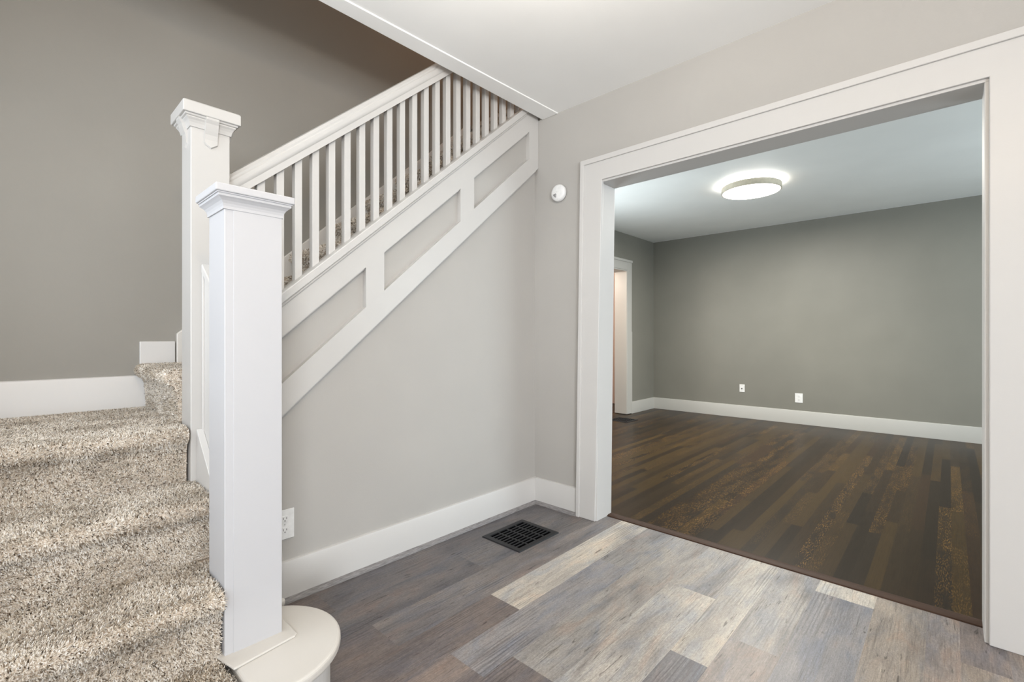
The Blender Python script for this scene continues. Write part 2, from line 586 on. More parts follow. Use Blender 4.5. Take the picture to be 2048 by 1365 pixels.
# stair back wall, ceiling slab of the hall, upper floor shell
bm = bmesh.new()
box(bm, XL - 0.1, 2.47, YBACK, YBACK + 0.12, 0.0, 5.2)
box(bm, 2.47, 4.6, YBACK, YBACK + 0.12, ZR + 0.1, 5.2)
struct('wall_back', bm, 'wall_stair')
bm = bmesh.new()
prism(bm, [(XW - 0.1, YF - 0.1), (XB2 - 0.002, YF - 0.1), (XB2 - 0.002, 1.96), (XL - 0.1, 1.96), (XL - 0.1, 0.47), (XW - 0.1, 0.47)], 'z', ZC, Z2)
struct('ceiling', bm, 'ceiling')
bm = bmesh.new()
prism(bm, [(XL, 1.93), (XB - 0.002, 1.835), (XB - 0.002, 1.962), (XL, 1.968)], 'z', 2.534, ZC + 0.01)
struct('trim_2', bm, 'ceiling', bevel=0.003)
bm = bmesh.new()
box(bm, 2.445, 4.6, 1.95, YBACK, Z2 - 0.03, Z2)
struct('floor', bm, 'backing')
bm = bmesh.new()
box(bm, XL, 4.6, 0.3, YBACK, 5.2, 5.3)
struct('ceiling', bm, 'ceiling')
bm = bmesh.new()
box(bm, XL, 4.6, 0.2, 0.3, Z2, 5.2)
struct('wall_upper_front', bm, 'wall_stair')
bm = bmesh.new()
box(bm, 4.6, 4.7, 0.2, YBACK + 0.12, Z2 - 0.1, 5.3)
struct('wall_upper_end', bm, 'wall_stair')

# ------------------------------------------------------------------ the room beyond
bm = bmesh.new()
box(bm, XF, XF + 0.12, YR0 - 0.12, YR + 0.12, 0, ZR)
struct('wall_far', bm, 'wall_room')
DX0, DX1, DH = 5.05, 5.99, 2.05
bm = bmesh.new()
prism(bm, [(4.26, 0), (DX0, 0), (DX0, DH), (DX1, DH), (DX1, 0), (XF, 0), (XF, ZR), (4.26, ZR)], 'y', YR, YR + 0.17)
for a, b_, c, d in ((XB2, 3.24, 0, ZR), (3.24, 4.26, 0, 0.7), (3.24, 4.26, 2.2, ZR)):
    box(bm, a, b_, YR, YR + 0.17, c, d)
struct('wall_far_left', bm, 'wall_room')
bm = bmesh.new()
for a, b_, c, d in ((XB2, 3.5, 0, ZR), (5.9, XF, 0, ZR), (3.5, 5.9, 0, 0.7), (3.5, 5.9, 2.25, ZR)):
    box(bm, a, b_, YR0 - 0.12, YR0, c, d)
struct('wall_far_right', bm, 'wall_room')
bm = bmesh.new()
for a, b_, c, d in ((3.5, 3.57, 0.7, 2.25), (5.83, 5.9, 0.7, 2.25), (4.66, 4.74, 0.77, 2.18), (3.57, 5.83, 0.7, 0.77), (3.57, 5.83, 2.18, 2.25)):
    box(bm, a, b_, YR0 - 0.09, YR0 - 0.04, c, d)
struct('window_2', bm, 'trim')
bm = bmesh.new()
for a, b_, c, d in ((3.24, 3.30, 0.7, 2.2), (4.20, 4.26, 0.7, 2.2), (3.30, 4.20, 0.7, 0.76), (3.30, 4.20, 2.14, 2.2), (3.30, 4.20, 1.43, 1.48)):
    box(bm, a, b_, YR + 0.05, YR + 0.10, c, d)
struct('window_5', bm, 'room_trim')
bm = bmesh.new()
box(bm, XB2 - 0.002, XF + 0.12, YR0 - 0.12, YR + 0.17, ZR, ZR + 0.1)
struct('ceiling', bm, 'ceiling_room')
# room-side skin above and beside the opening
bm = bmesh.new()
prism(bm, [(2.05, 0), (1.60, 0), (1.60, HEAD + 0.04), (-0.17, HEAD + 0.04), (-0.17, 0), (YR0, 0), (YR0, ZR), (2.05, ZR)], 'x', XB2 - 0.004, XB2)
struct('wall_near', bm, 'wall_room')

# back room seen through the inner doorway
YK = 4.62
bm = bmesh.new()
box(bm, 4.2, 6.9, YK, YK + 0.1, 0, ZR)
struct('wall_back_room', bm, 'back_room')
bm = bmesh.new()
box(bm, 4.2, 6.9, YK - 0.018, YK, 0.0, 1.30)
box(bm, 4.2, 6.9, YK - 0.05, YK, 1.30, 1.335)
box(bm, 4.2, 6.9, YK - 0.03, YK, 1.47, 1.52)
struct('trim_3', bm, 'plinth', bevel=0.004)
bm = bmesh.new()
box(bm, 6.85, 6.95, YR + 0.17, YK + 0.1, 0, ZR)
box(bm, 4.1, 4.2, YR + 0.17, YK + 0.1, 0, ZR)
struct('wall_back_room_side', bm, 'back_room')
bm = bmesh.new()
box(bm, 4.1, 6.95, YR + 0.17, YK + 0.1, ZR, ZR + 0.1)
struct('ceiling', bm, 'ceiling')

# ------------------------------------------------------------------ baseboards
def baseboard(name, pts, mat='trim', h=0.168, t=0.018, z0=0.0, cap=0.012):
    """pts: straight run (x0, y0) -> (x1, y1) along the wall face, board on the left of the run."""
    (x0, y0), (x1, y1) = pts
    d = Vector((x1 - x0, y1 - y0, 0)).normalized()
    n = Vector((-d.y, d.x, 0))
    prof = [(0, 0), (t, 0), (t, h - cap), (t - 0.004, h - 0.003), (t - 0.009, h), (0, h)]
    loops = []
    for (x, y) in pts:
        loops.append([(x + n.x * a, y + n.y * a, z0 + b) for a, b in prof])
    bm = bmesh.new()
    rings(bm, loops)
    return struct(name, bm, mat, smooth=True)


baseboard('baseboard_under_stairs', [(XB, YA), (0.58, YA)])
baseboard('baseboard_right', [(XB, 1.668), (XB, YA - 0.018)])
baseboard('baseboard_far', [(XF, YR0), (XF, YR)], 'room_trim', z0=0.004)
baseboard('baseboard_far_left', [(XF - 0.018, YR), (6.105, YR)], 'room_trim', z0=0.004)
baseboard('baseboard_far_left', [(DX0 - 0.112, YR), (XB2, YR)], 'room_trim', z0=0.004)
baseboard('baseboard_back_room', [(6.85, YK - 0.018), (4.2, YK - 0.018)], 'plinth', h=0.17)
baseboard('baseboard_back', [(0.434, YBACK), (XL, YBACK)], z0=0.775, h=0.153, t=0.02)
# skirting that climbs beside the upper flight
bm = bmesh.new()
prism(bm, [(0.411, 0.95), (0.545, 0.95), (0.545, 1.081), (0.411, 1.081)], 'y', YBACK - 0.02, YBACK)
struct('baseboard_back', bm, 'trim', bevel=0.004)
bm = bmesh.new()
sl = RISE / RUN
prism(bm, [(0.549, 0.95), (2.40, 0.95 + sl * 1.851), (2.40, 1.117 + sl * 1.851), (0.549, 1.117)], 'y', YBACK - 0.026, YBACK)
struct('baseboard_stair', bm, 'plinth', bevel=0.004)


def shoe(name, p0, p1, r=0.019):
    (x0, y0), (x1, y1) = p0, p1
    d = Vector((x1 - x0, y1 - y0, 0)).normalized()
    n = Vector((-d.y, d.x, 0))
    prof = [(0, 0)] + [(r * math.cos(a), r * math.sin(a)) for a in [i * math.pi / 12 for i in range(7)]]
    bm = bmesh.new()
    rings(bm, [[(x + n.x * a, y + n.y * a, b) for a, b in prof] for x, y in (p0, p1)])
    return struct(name, bm, 'shoe', smooth=True)


shoe('trim_4', (XB - 0.018, YA - 0.018), (0.60, YA - 0.018))
shoe('trim_5', (XB - 0.018, 1.675), (XB - 0.018, YA - 0.018))

# ------------------------------------------------------------------ cased opening in the right wall
door1 = struct_root('door_1', (XB, 0.7, 0))
CT = 2.166
# casings: flat board with a raised back band on the outer edge (the old frame leans a little)
bm = bmesh.new()
prism(bm, [(1.668, 0), (1.545, 0), (1.497, 2.030), (-0.106, 2.030), (-0.106, 0), (-0.36, 0), (-0.36, CT - 0.024), (1.632, CT - 0.024)], 'x', XB - 0.024, XB)
obj('casing', bm, 'trim', door1, 0.003)
bm = bmesh.new()
prism(bm, [(1.678, 0), (1.655, 0), (1.618, CT - 0.026), (-0.36, CT - 0.026), (-0.36, CT + 0.004), (1.644, CT + 0.004)], 'x', XB - 0.033, XB)
obj('back_band', bm, 'trim', door1, 0.003)
# lining of the opening
bm = bmesh.new()
prism(bm, [(1.60, 0.0), (1.538, 0.0), (1.512, 2.019), (1.60, 2.019)], 'x', XB - 0.012, XB2 + 0.012)
obj('jamb', bm, 'trim', door1, 0.002)
bm = bmesh.new()
prism(bm, [(-0.094, 0), (-0.17, 0), (-0.17, 2.019), (-0.094, 2.019)], 'x', XB - 0.012, XB2 + 0.012)
obj('jamb', bm, 'trim', door1, 0.002)
bm = bmesh.new()
prism(bm, [(1.60, 2.019), (-0.17, 2.019), (-0.17, 2.079), (1.60, 2.079)], 'x', XB - 0.012, XB2 + 0.012)
obj('head_jamb', bm, 'trim', door1, 0.002)

# doorway in the far left wall
door2 = struct_root('door_2', (5.5, YR, 0))
bm = bmesh.new()
prism(bm, [(DX1, 0.012), (6.100, 0.012), (6.108, 2.19), (DX1, 2.19)], 'y', YR - 0.022, YR)
box(bm, 6.10, 6.118, YR - 0.022, YR, 0.012, 1.18)
obj('casing', bm, 'room_trim', door2, 0.003)
bm = bmesh.new()
box(bm, DX0 - 0.11, DX1, YR - 0.0218, YR, DH, 2.165)
obj('casing', bm, 'room_trim', door2, 0.003)
bm = bmesh.new()
box(bm, DX0 - 0.13, 6.115, YR - 0.032, YR, 2.163, 2.196)
obj('back_band', bm, 'room_trim', door2, 0.003)
bm = bmesh.new()
box(bm, DX0 - 0.11, DX0, YR - 0.022, YR, 0.012, DH)
obj('casing', bm, 'room_trim', door2, 0.003)
bm = bmesh.new()
box(bm, DX1 - 0.016, DX1 + 0.0, YR - 0.015, YR + 0.18, 0.012, DH)
box(bm, DX0, DX0 + 0.016, YR - 0.015, YR + 0.18, 0.012, DH)
box(bm, DX0 + 0.016, DX1 - 0.016, YR - 0.015, YR + 0.18, DH - 0.016, DH)
obj('jamb', bm, 'room_trim', door2, 0.002)

# ------------------------------------------------------------------ staircase with carpet
stair = thing('staircase', 'carpeted staircase with a landing that turns right behind the white newel posts', 'staircase', (0.0, 1.9, 0.0))
PROF = [(0.034, 0.000), (0.033, 0.050), (0.030, 0.110), (0.020, 0.138), (0.004, 0.148), (-0.006, 0.160), (-0.008, 0.173), (-0.003, 0.187), (0.010, 0.1945), (0.026, 0.195)]


def tufts(name, parent, path, wdir, w0, w1, spacing, length, width, seed):
    """Carpet pile: thousands of small leaning yarn blades along a profile path swept across the width."""
    rng = np.random.default_rng(seed)
    P = np.array(path, float)
    seg = P[1:] - P[:-1]
    ln = np.linalg.norm(seg, axis=1)
    cum = np.concatenate([[0], np.cumsum(ln)])
    wd = np.array(wdir, float)
    W = abs(w1 - w0)
    n = int(cum[-1] * W / spacing ** 2)
    s = rng.uniform(0, cum[-1], n)
    w = rng.uniform(w0, w1, n)
    k = np.clip(np.searchsorted(cum, s, side='right') - 1, 0, len(ln) - 1)
    t = (s - cum[k]) / ln[k]
    tang = seg / ln[:, None]
    nrm = np.cross(tang, wd)
    if nrm[-1, 2] < 0:
        nrm = -nrm
    # vertex normals blended along the path
    vn = np.zeros_like(P)
    vn[:-1] += nrm; vn[1:] += nrm
    vn /= np.linalg.norm(vn, axis=1)[:, None]
    nn = vn[k] * (1 - t)[:, None] + vn[k + 1] * t[:, None]
    nn /= np.linalg.norm(nn, axis=1)[:, None]
    tt = tang[k]
    base = P[k] + seg[k] * t[:, None] + w[:, None] * wd
    # lie of the pile: slow swirls across the carpet
    ph = 2.6 * np.sin(9 * w + 5 * s + seed) + 1.9 * np.sin(17 * s - 7 * w + 2.1 * seed) + rng.normal(0, 1.3, n)
    lean = rng.uniform(0.25, 0.75, n)
    side = np.cos(ph)[:, None] * wd + np.sin(ph)[:, None] * tt
    perp = -np.sin(ph)[:, None] * wd + np.cos(ph)[:, None] * tt
    le = length * rng.uniform(0.7, 1.25, n)
    hw = width * 0.5 * rng.uniform(0.7, 1.3, n)
    d1 = nn * 0.9 + side * (lean * 0.7)[:, None]
    d1 /= np.linalg.norm(d1, axis=1)[:, None]
    d2 = nn * 0.45 + side * (lean * 1.3)[:, None]
    d2 /= np.linalg.norm(d2, axis=1)[:, None]
    mid = base + d1 * (le * 0.55)[:, None]
    tip = mid + d2 * (le * 0.5)[:, None]
    b0 = base - nn * 0.002
    pw = perp * hw[:, None]
    v = np.stack([b0 - pw, b0 + pw, mid - pw, mid + pw, tip - pw * 0.55, tip + pw * 0.55], 1).reshape(-1, 3)
    idx = np.arange(n)[:, None] * 6
    q = np.concatenate([idx + np.array([0, 1, 3, 2]), idx + np.array([2, 3, 5, 4])], 1).reshape(-1)
    nf = 2 * n
    me = bpy.data.meshes.new(name)
    me.vertices.add(len(v)); me.vertices.foreach_set('co', v.astype(np.float32).reshape(-1))
    me.loops.add(len(q)); me.loops.foreach_set('vertex_index', q.astype(np.int32))
    me.polygons.add(nf)
    me.polygons.foreach_set('loop_start', np.arange(0, 4 * nf, 4, dtype=np.int32))
    me.polygons.foreach_set('loop_total', np.full(nf, 4, np.int32))
    yarn = np.clip(rng.normal(0.52, 0.27, n), 0, 1)
    at = me.attributes.new('yarn', 'FLOAT', 'POINT')
    at.data.foreach_set('value', np.repeat(yarn, 6).astype(np.float32))
    me.update()
    me.materials.append(M['yarn'])
    o = bpy.data.objects.new(name, me)
    COL.objects.link(o)
    o.parent = parent
    o.location = -root_loc(parent)
    o['kind'] = 'stuff'
    return o


def step(axis, nose, z0, tread, w0, w1, spacing, length, width, seed, pile_w=None, pile_tread=None):
    """One carpeted step. axis 'y': climbs towards +Y, 'x': climbs towards +X."""
    prof = [(nose + a, z0 + b) for a, b in PROF] + [(nose + tread, z0 + RISE)]
    loops = []
    for w in (w0, w1):
        lp = [((w, a, z) if axis == 'y' else (a, w, z)) for a, z in prof]
        bx_, bz = nose + tread, z0
        lp.append((w, bx_, bz) if axis == 'y' else (bx_, w, bz))
        loops.append(lp)
    bm = bmesh.new()
    rings(bm, loops)
    o = obj('carpeted_step', bm, 'backing', stair, smooth=True)
    if spacing:
        pt = pile_tread or tread - 0.004
        pp = prof[:-1] + [(nose + pt, z0 + RISE)]
        pp[0] = (pp[0][0], pp[0][1] + 0.006)
        path = [((0, a, z) if axis == 'y' else (a, 0, z)) for a, z in pp]
        a, b_ = pile_w or (w0 + 0.006, w1 - 0.006)
        tufts('carpet_pile', o, path, (1, 0, 0) if axis == 'y' else (0, 1, 0), a, b_, spacing, length, width, seed)
    return o


# first flight: the bottom step is the white bullnose tread, carpeted left of the newel
TL, TW = 0.0082, 0.0023
bm = bmesh.new()
box(bm, XL + 0.01, 0.405, 1.27, 1.52, 0.0, RISE - 0.004)
o = obj('carpeted_step', bm, 'backing', stair, 0.01)
tufts('carpet_pile', o, [(0, 1.262, 0.02), (0, 1.262, 0.18), (0, 1.275, RISE - 0.003), (0, 1.515, RISE - 0.003)], (1, 0, 0), XL + 0.02, 0.41, 0.0027, TL, TW, 1)
step('y', 1.475, RISE, 0.27, XL + 0.01, 0.411, 0.0026, TL, TW, 2, (XL + 0.1, 0.412))
step('y', 1.712, 2 * RISE, 0.27, XL + 0.01, 0.455, 0.0026, TL, TW, 3, (XL + 0.1, 0.455))
step('y', 1.952, 3 * RISE, YBACK - 1.952 - 0.021, XL + 0.01, 0.436, 0.0027, TL, TW, 4, (XL + 0.1, 0.432))
bm = bmesh.new()
box(bm, 0.409, 0.458, 1.652, 1.76, 0.0, 2 * RISE - 0.002)
o = obj('tread_return', bm, 'backing', stair, 0.004)
tufts('carpet_pile', o, [(0, 1.650, 2 * RISE - 0.001), (0, 1.715, 2 * RISE - 0.001)], (1, 0, 0), 0.409, 0.457, 0.0030, TL, TW, 9)

# the corner of the landing under the first riser of the upper flight, then the upper flight
for i in range(9):
    y0 = 2.088
    sp = 0.0029 if i == 0 else (0.0045 if i < 8 else None)
    o = step('x', 0.401 + i * RUN, (4 + i) * RISE, RUN + 0.035, y0, YBACK - 0.027, sp, TL if i == 0 else 0.010, TW if i == 0 else 0.0036, 20 + i)
    if i == 0:   # the carpet wraps round the end of this step beside the newel
        tufts('carpet_pile', o, [(0, y0, 5 * RISE - 0.003), (0, y0, 4 * RISE + 0.145)], (1, 0, 0), 0.398, 0.446, 0.0028, TL * 0.7, TW, 31)
        tufts('carpet_pile', o, [(0, y0, 4 * RISE + 0.145), (0, y0, 4 * RISE + 0.004)], (1, 0, 0), 0.424, 0.446, 0.0028, TL * 0.7, TW, 32)

# white painted bullnose starting step
def bullnose(grow):
    cx, cy, r = 0.500, 1.472, 0.225 + grow
    pts = [(0.425, cy - r), (cx, cy - r)]
    pts += [(cx + r * math.cos(a), cy + r * math.sin(a)) for a in [R(-88 + i * 6) for i in range(0, 26)]]
    pts += [(0.665 + grow * .6, 1.690), (0.640, 1.73 + grow), (0.425, 1.73 + grow)]
    return pts


bm = bmesh.new()
prism(bm, bullnose(0.0), 'z', RISE - 0.030, RISE)
obj('starting_tread', bm, 'plinth', stair, 0.012, seg=4, label='white painted rounded bottom tread')
bm = bmesh.new()
prism(bm, bullnose(-0.030), 'z', 0.0, RISE - 0.030)
obj('starting_riser', bm, 'trim', stair, 0.002, label='white curved riser under the rounded tread')

# ------------------------------------------------------------------ newel posts
nx0, nx1, ny0, ny1 = 0.418, 0.572, 1.492, 1.640
ncx, ncy = (nx0 + nx1) / 2, (ny0 + ny1) / 2
n1 = thing('newel_post', 'shorter thick white newel post standing on the rounded bottom step', 'newel post', (ncx, ncy, RISE))
bm = bmesh.new()
box(bm, nx0, nx1, ny0, ny1, RISE, 1.479)
obj('post', bm, 'post', n1, 0.002)
bm = bmesh.new()
box(bm, nx0 + 0.022, nx1 + 0.0005, ny0 - 0.0022, ny0 + 0.02, RISE + 0.004, 1.476)
obj('front_board', bm, 'post', n1, 0.001)
bm = bmesh.new()
hx, hy = (nx1 - nx0) / 2, (ny1 - ny0) / 2
pr = [(0.000, 1.462), (0.004, 1.462), (0.004, 1.470), (0.006, 1.477), (0.010, 1.484), (0.016, 1.490), (0.021, 1.494), (0.021, 1.501), (0.024, 1.501), (0.024, 1.505)]
square_stack(bm, ncx, ncy, [(hx + a, hy + a, z) for a, z in pr])
obj('cap_moulding', bm, 'post', n1)
bm = bmesh.new()
square_stack(bm, ncx, ncy, [(hx + 0.029, hy + 0.029, 1.5045), (hx + 0.029, hy + 0.029, 1.526)])
obj('cap', bm, 'post', n1, 0.003)
bm = bmesh.new()
prism(bm, [(0.396, 1.540), (0.396, 1.535), (0.420, 1.418), (0.592, 1.442), (0.602, 1.452), (0.602, 1.655), (0.396, 1.655)], 'z', RISE, RISE + 0.007)
obj('base_plate', bm, 'plinth', n1, 0.003)

rx0, rx1, ry0, ry1 = 0.443, 0.567, 1.960, 2.082
rcx, rcy = (rx0 + rx1) / 2, (ry0 + ry1) / 2
rh = (rx1 - rx0) / 2
n2 = thing('newel_post', 'taller slim white newel post at the landing with bracketed square cap', 'newel post', (rcx, rcy, 3 * RISE))
bm = bmesh.new()
box(bm, rx0, rx1, ry0, ry1, 3 * RISE - 0.012, 1.90)
obj('post', bm, 'newel_dimmed', n2, 0.003)
bm = bmesh.new()
pr = [(0.000, 1.846), (0.003, 1.846), (0.004, 1.852), (0.006, 1.860), (0.010, 1.868), (0.015, 1.874), (0.015, 1.878), (0.020, 1.880), (0.021, 1.887)]
square_stack(bm, rcx, rcy, [(rh + a, rh + a, z) for a, z in pr])
obj('cap_moulding', bm, 'newel_dimmed', n2)
bm = bmesh.new()
square_stack(bm, rcx, rcy, [(rh + 0.029, rh + 0.029, 1.886), (rh + 0.029, rh + 0.029, 1.924), (rh + 0.024, rh + 0.024, 1.929)])
obj('cap', bm, 'newel_dimmed', n2, 0.003)
# ogee brackets under the cap, pointed at the bottom
CORB = [(0.000, 1.887), (0.026, 1.887), (0.026, 1.878), (0.019, 1.866), (0.016, 1.854), (0.012, 1.842), (0.007, 1.830), (0.005, 1.812), (0.005, 1.800), (0.000, 1.796)]
for dx, dy in ((0, -1), (-1, 0), (1, 0)):
    bm = bmesh.new()
    hw = 0.0205
    loops = []
    for s_ in (-hw, 0.0, hw):
        lp = []
        for a, z in CORB:
            zz = z - (0.014 if s_ == 0.0 and z < 1.805 else 0.0)
            q = rh + a
            lp.append((rcx + dx * q + (s_ if dx == 0 else 0), rcy + dy * q + (s_ if dy == 0 else 0), zz))
        loops.append(lp)
    rings(bm, loops)
    obj('bracket', bm, 'newel_dimmed', n2)

# ------------------------------------------------------------------ low panelled wall between the two posts
kw = thing('panelled_half_wall', 'low white panelled wall sloping between the two newel posts', 'half wall', (0.5, 1.8, 0))
ya, yb = 1.641, 1.958
zt = lambda y_: 1.365 - 0.72 * (1.96 - y_)
zb = lambda y_: 0.775 - 0.87 * (1.96 - y_)
bm = bmesh.new()
prism(bm, [(ya, 0.0), (yb, 0.0), (yb, zt(yb) - 0.03), (ya, zt(ya) - 0.03)], 'x', 0.482, 0.540)
obj('panel', bm, 'stair_trim', kw)
bm = bmesh.new()
prism(bm, [(ya, zt(ya) - 0.032), (yb, zt(yb) - 0.032), (yb, zt(yb)), (ya, zt(ya))], 'x', 0.474, 0.548)
obj('cap_rail', bm, 'stair_trim', kw, 0.004)
bm = bmesh.new()
prism(bm, [(ya, 0.40), (yb, 0.585), (yb, zb(yb)), (ya, zb(ya))], 'x', 0.460, 0.482)
obj('skirt_board', bm, 'stair_trim', kw, 0.002)
for y0, y1 in ((ya, ya + 0.05), (yb - 0.012, yb)):
    bm = bmesh.new()
    prism(bm, [(y0, zb(y0)), (y1, zb(y1)), (y1, zt(y1) - 0.032), (y0, zt(y0) - 0.032)], 'x', 0.476, 0.482)
    obj('stile', bm, 'stair_trim', kw, 0.001)

# ------------------------------------------------------------------ balustrade of the upper flight
bal = thing('stair_balustrade', 'white slatted stair balustrade with sloping moulded handrail above the panelled stringer', 'balustrade', (1.4, 2.05, rail(1.4)))
X0, X1 = 0.568, 2.40


def sloped(bm, x0, x1, f0, f1, y0, y1):
    prism(bm, [(x0, f0(x0)), (x1, f0(x1)), (x1, f1(x1)), (x0, f1(x0))], 'y', y0, y1)


XR = 2.405
bm = bmesh.new()
sloped(bm, X0, XR, lambda x: rail(x) - 0.044, rail, 1.984, 2.088)
obj('bottom_rail', bm, 'stair_trim', bal, 0.004)
bm = bmesh.new()
hb = lambda x: 1.749 + 0.856 * (x - 0.727)
ca = math.atan(0.856)
HP = [(-0.034, 0.0), (0.034, 0.0), (0.0345, 0.024), (0.0385, 0.029), (0.0395, 0.040), (0.0385, 0.052), (0.0335, 0.057), (0.034, 0.064), (0.024, 0.075), (0.0, 0.080),
      (-0.024, 0.075), (-0.034, 0.064), (-0.0335, 0.057), (-0.0385, 0.052), (-0.0395, 0.040), (-0.0385, 0.029), (-0.0345, 0.024)]
rings(bm, [[(x, 2.055 + a, hb(x) + h / math.cos(ca)) for a, h in HP] for x in (X0, X1)])
obj('handrail', bm, 'stair_trim', bal, smooth=True)
bx0, bw = 0.8375, 0.0305
i = -3
base = None
while True:
    x = bx0 + i * 0.0748
    if x + bw > 2.40:
        break
    bm = bmesh.new()
    yb0, yb1 = 2.040, 2.072
    prism(bm, [(x, rail(x) - 0.004), (x + bw, rail(x + bw) - 0.004), (x + bw, hb(x + bw) + 0.004), (x, hb(x) + 0.004)], 'y', yb0, yb1)
    obj('baluster', bm, 'stair_trim', bal, 0.0015)
    i += 1

# panelled stringer on the wall face under the balustrade
stg = thing('stringer_panelling', 'white diagonal panel frame with three slanted openings on the grey wall under the balustrade', 'wall panelling', (1.4, YA, 1.5))
top0 = lambda x: 1.226 + 0.861 * (x - 0.769)          # top of the upper board
pt = lambda x: 1.101 + 0.8638 * (x - 0.769)           # top of the openings
pb = lambda x: 0.910 + 0.8735 * (x - 0.769)           # bottom of the openings
fb = lambda x: 0.777 + 0.8820 * (x - 0.769)           # bottom of the frame
y0, y1 = 2.000, YA
bm = bmesh.new()
sloped(bm, 0.568, 2.318, pt, top0, y0, y1)
obj('upper_board', bm, 'stair_trim', stg)
bm = bmesh.new()
sloped(bm, 0.568, 2.405, lambda x: top0(x) - 0.002, lambda x: rail(x) - 0.043, 1.992, y1)
obj('bead_moulding', bm, 'stair_trim', stg, 0.006)
bm = bmesh.new()
sloped(bm, 0.568, 2.318, fb, pb, y0, y1)
prism(bm, [(2.318, fb(2.318)), (2.409, fb(2.409)), (2.409, pb(2.318)), (2.318, pb(2.318))], 'y', y0 + 0.0003, y1)
obj('lower_board', bm, 'stair_trim', stg)
for xa, xb_ in ((0.568, 0.66), (1.148, 1.245), (1.731, 1.833)):
    bm = bmesh.new()
    sloped(bm, xa, xb_, lambda x: pb(x) - 0.004, lambda x: pt(x) + 0.004, y0 + 0.0004, y1)
    obj('stile', bm, 'stair_trim', stg)
bm = bmesh.new()
prism(bm, [(2.318, pb(2.318) - 0.004), (2.409, pb(2.318) - 0.004), (2.409, top0(2.409)), (2.318, top0(2.318))], 'y', y0, y1)
obj('stile', bm, 'stair_trim', stg)
# thin panel mouldings: under the upper board and along the bottom edge
bm = bmesh.new()
for xa, xb_ in ((0.66, 1.148), (1.245, 1.731), (1.833, 2.318)):
    sloped(bm, xa, xb_, lambda x: pt(x) - 0.011, pt, y0 + 0.012, y1)
obj('panel_moulding', bm, 'stair_trim', stg, 0.003)
bm = bmesh.new()
sloped(bm, 0.568, 2.405, lambda x: fb(x) - 0.016, fb, y0 + 0.014, y1)
obj('bottom_moulding', bm, 'stair_trim', stg, 0.004)

# ------------------------------------------------------------------ small fixtures
# smoke detector on the right wall
sd = thing('smoke_detector', 'round white smoke detector on the wall left of the wide opening', 'smoke detector', (XB, 1.816, 2.0))
cz, cyy = 2.019, 1.820
bm = bmesh.new()
lathe(bm, (XB, cyy, cz), 'x', [(0.050, 0.0), (0.050, -0.006)])
obj('mounting_plate', bm, 'plate_gap', sd, smooth=True)
bm = bmesh.new()
lathe(bm, (XB, cyy, cz), 'x', [(0.0535, -0.006), (0.0545, -0.014), (0.0525, -0.024), (0.047, -0.030), (0.036, -0.0335), (0.015, -0.035)])
obj('housing', bm, 'plastic', sd, smooth=True)
for k in range(4):
    bm = bmesh.new()
    r0 = 0.010 + 0.0055 * k
    pts = []
    a0, a1 = R(195), R(255)
    for j in range(7):
        a = a0 + (a1 - a0) * j / 6
        pts.append((cyy + 0.004 - r0 * math.cos(a) - 0.004, cz - 0.002 + r0 * math.sin(a)))
    for j in range(6, -1, -1):
        a = a0 + (a1 - a0) * j / 6
        pts.append((cyy + 0.004 - (r0 + 0.0024) * math.cos(a) - 0.004, cz - 0.002 + (r0 + 0.0024) * math.sin(a)))
    prism(bm, pts, 'x', XB - 0.0362, XB - 0.030)
    obj('sounder_slot', bm, 'plate_gap', sd)
bm = bmesh.new()
lathe(bm, (XB - 0.0335, cyy + 0.002, cz + 0.010), 'x', [(0.006, 0.0), (0.006, -0.003), (0.005, -0.004)], 20)
obj('test_button', bm, 'plastic', sd, smooth=True)


def face_boxes(wall, pos, w0, w1, z0, z1, t0, t1):
    """A thin box on wall 'A' (faces -Y, w = x) or 'F' (faces -X, w = y)."""
    bm = bmesh.new()
    if wall == 'A':
        box(bm, w0, w1, pos - t1, pos - t0, z0, z1)
    else:
        box(bm, pos - t1, pos - t0, w0, w1, z0, z1)
    return bm


def receptacle(parent, wall, pos, w, z, sc=1.0):
    """One socket face with two slots and an earth hole."""
    bm = bmesh.new()
    pts = []
    for j in range(20):
        a = 2 * math.pi * j / 20
        pts.append((w + 0.0165 * sc * math.cos(a), z + max(-0.0125, min(0.0125, 0.0165 * math.sin(a))) * sc))
    prism(bm, pts, 'y' if wall == 'A' else 'x', pos - 0.0085, pos - 0.004)
    s = obj('socket_face', bm, 'plastic', parent, 0.0006)
    for dx, hh in ((-0.0065, 0.0045), (0.0065, 0.0038)):
        obj('slot', face_boxes(wall, pos, w + dx * sc - 0.0011, w + dx * sc + 0.0011, z + 0.001 - hh * sc + 0.002, z + 0.003 + hh * sc, 0.007, 0.0089), 'plate_gap', s)
    bm = bmesh.new()
    pts = [(w + 0.0024 * math.cos(2 * math.pi * j / 12), z - 0.0072 * sc + 0.0024 * math.sin(2 * math.pi * j / 12)) for j in range(12)]
    prism(bm, pts, 'y' if wall == 'A' else 'x', pos - 0.0089, pos - 0.007)
    obj('earth_hole', bm, 'plate_gap', s)


oa = thing('wall_outlet', 'white double socket low on the grey wall beside the front newel post', 'outlet', (0.789, YA, 0.32))
obj('cover_plate', face_boxes('A', YA, 0.750, 0.828, 0.258, 0.381, 0.0, 0.006), 'plastic', oa, 0.002)
for z in (0.343, 0.296):
    receptacle(oa, 'A', YA, 0.789, z)
obj('screw', face_boxes('A', YA, 0.7865, 0.7915, 0.317, 0.322, 0.004, 0.0068), 'steel', oa, 0.001)

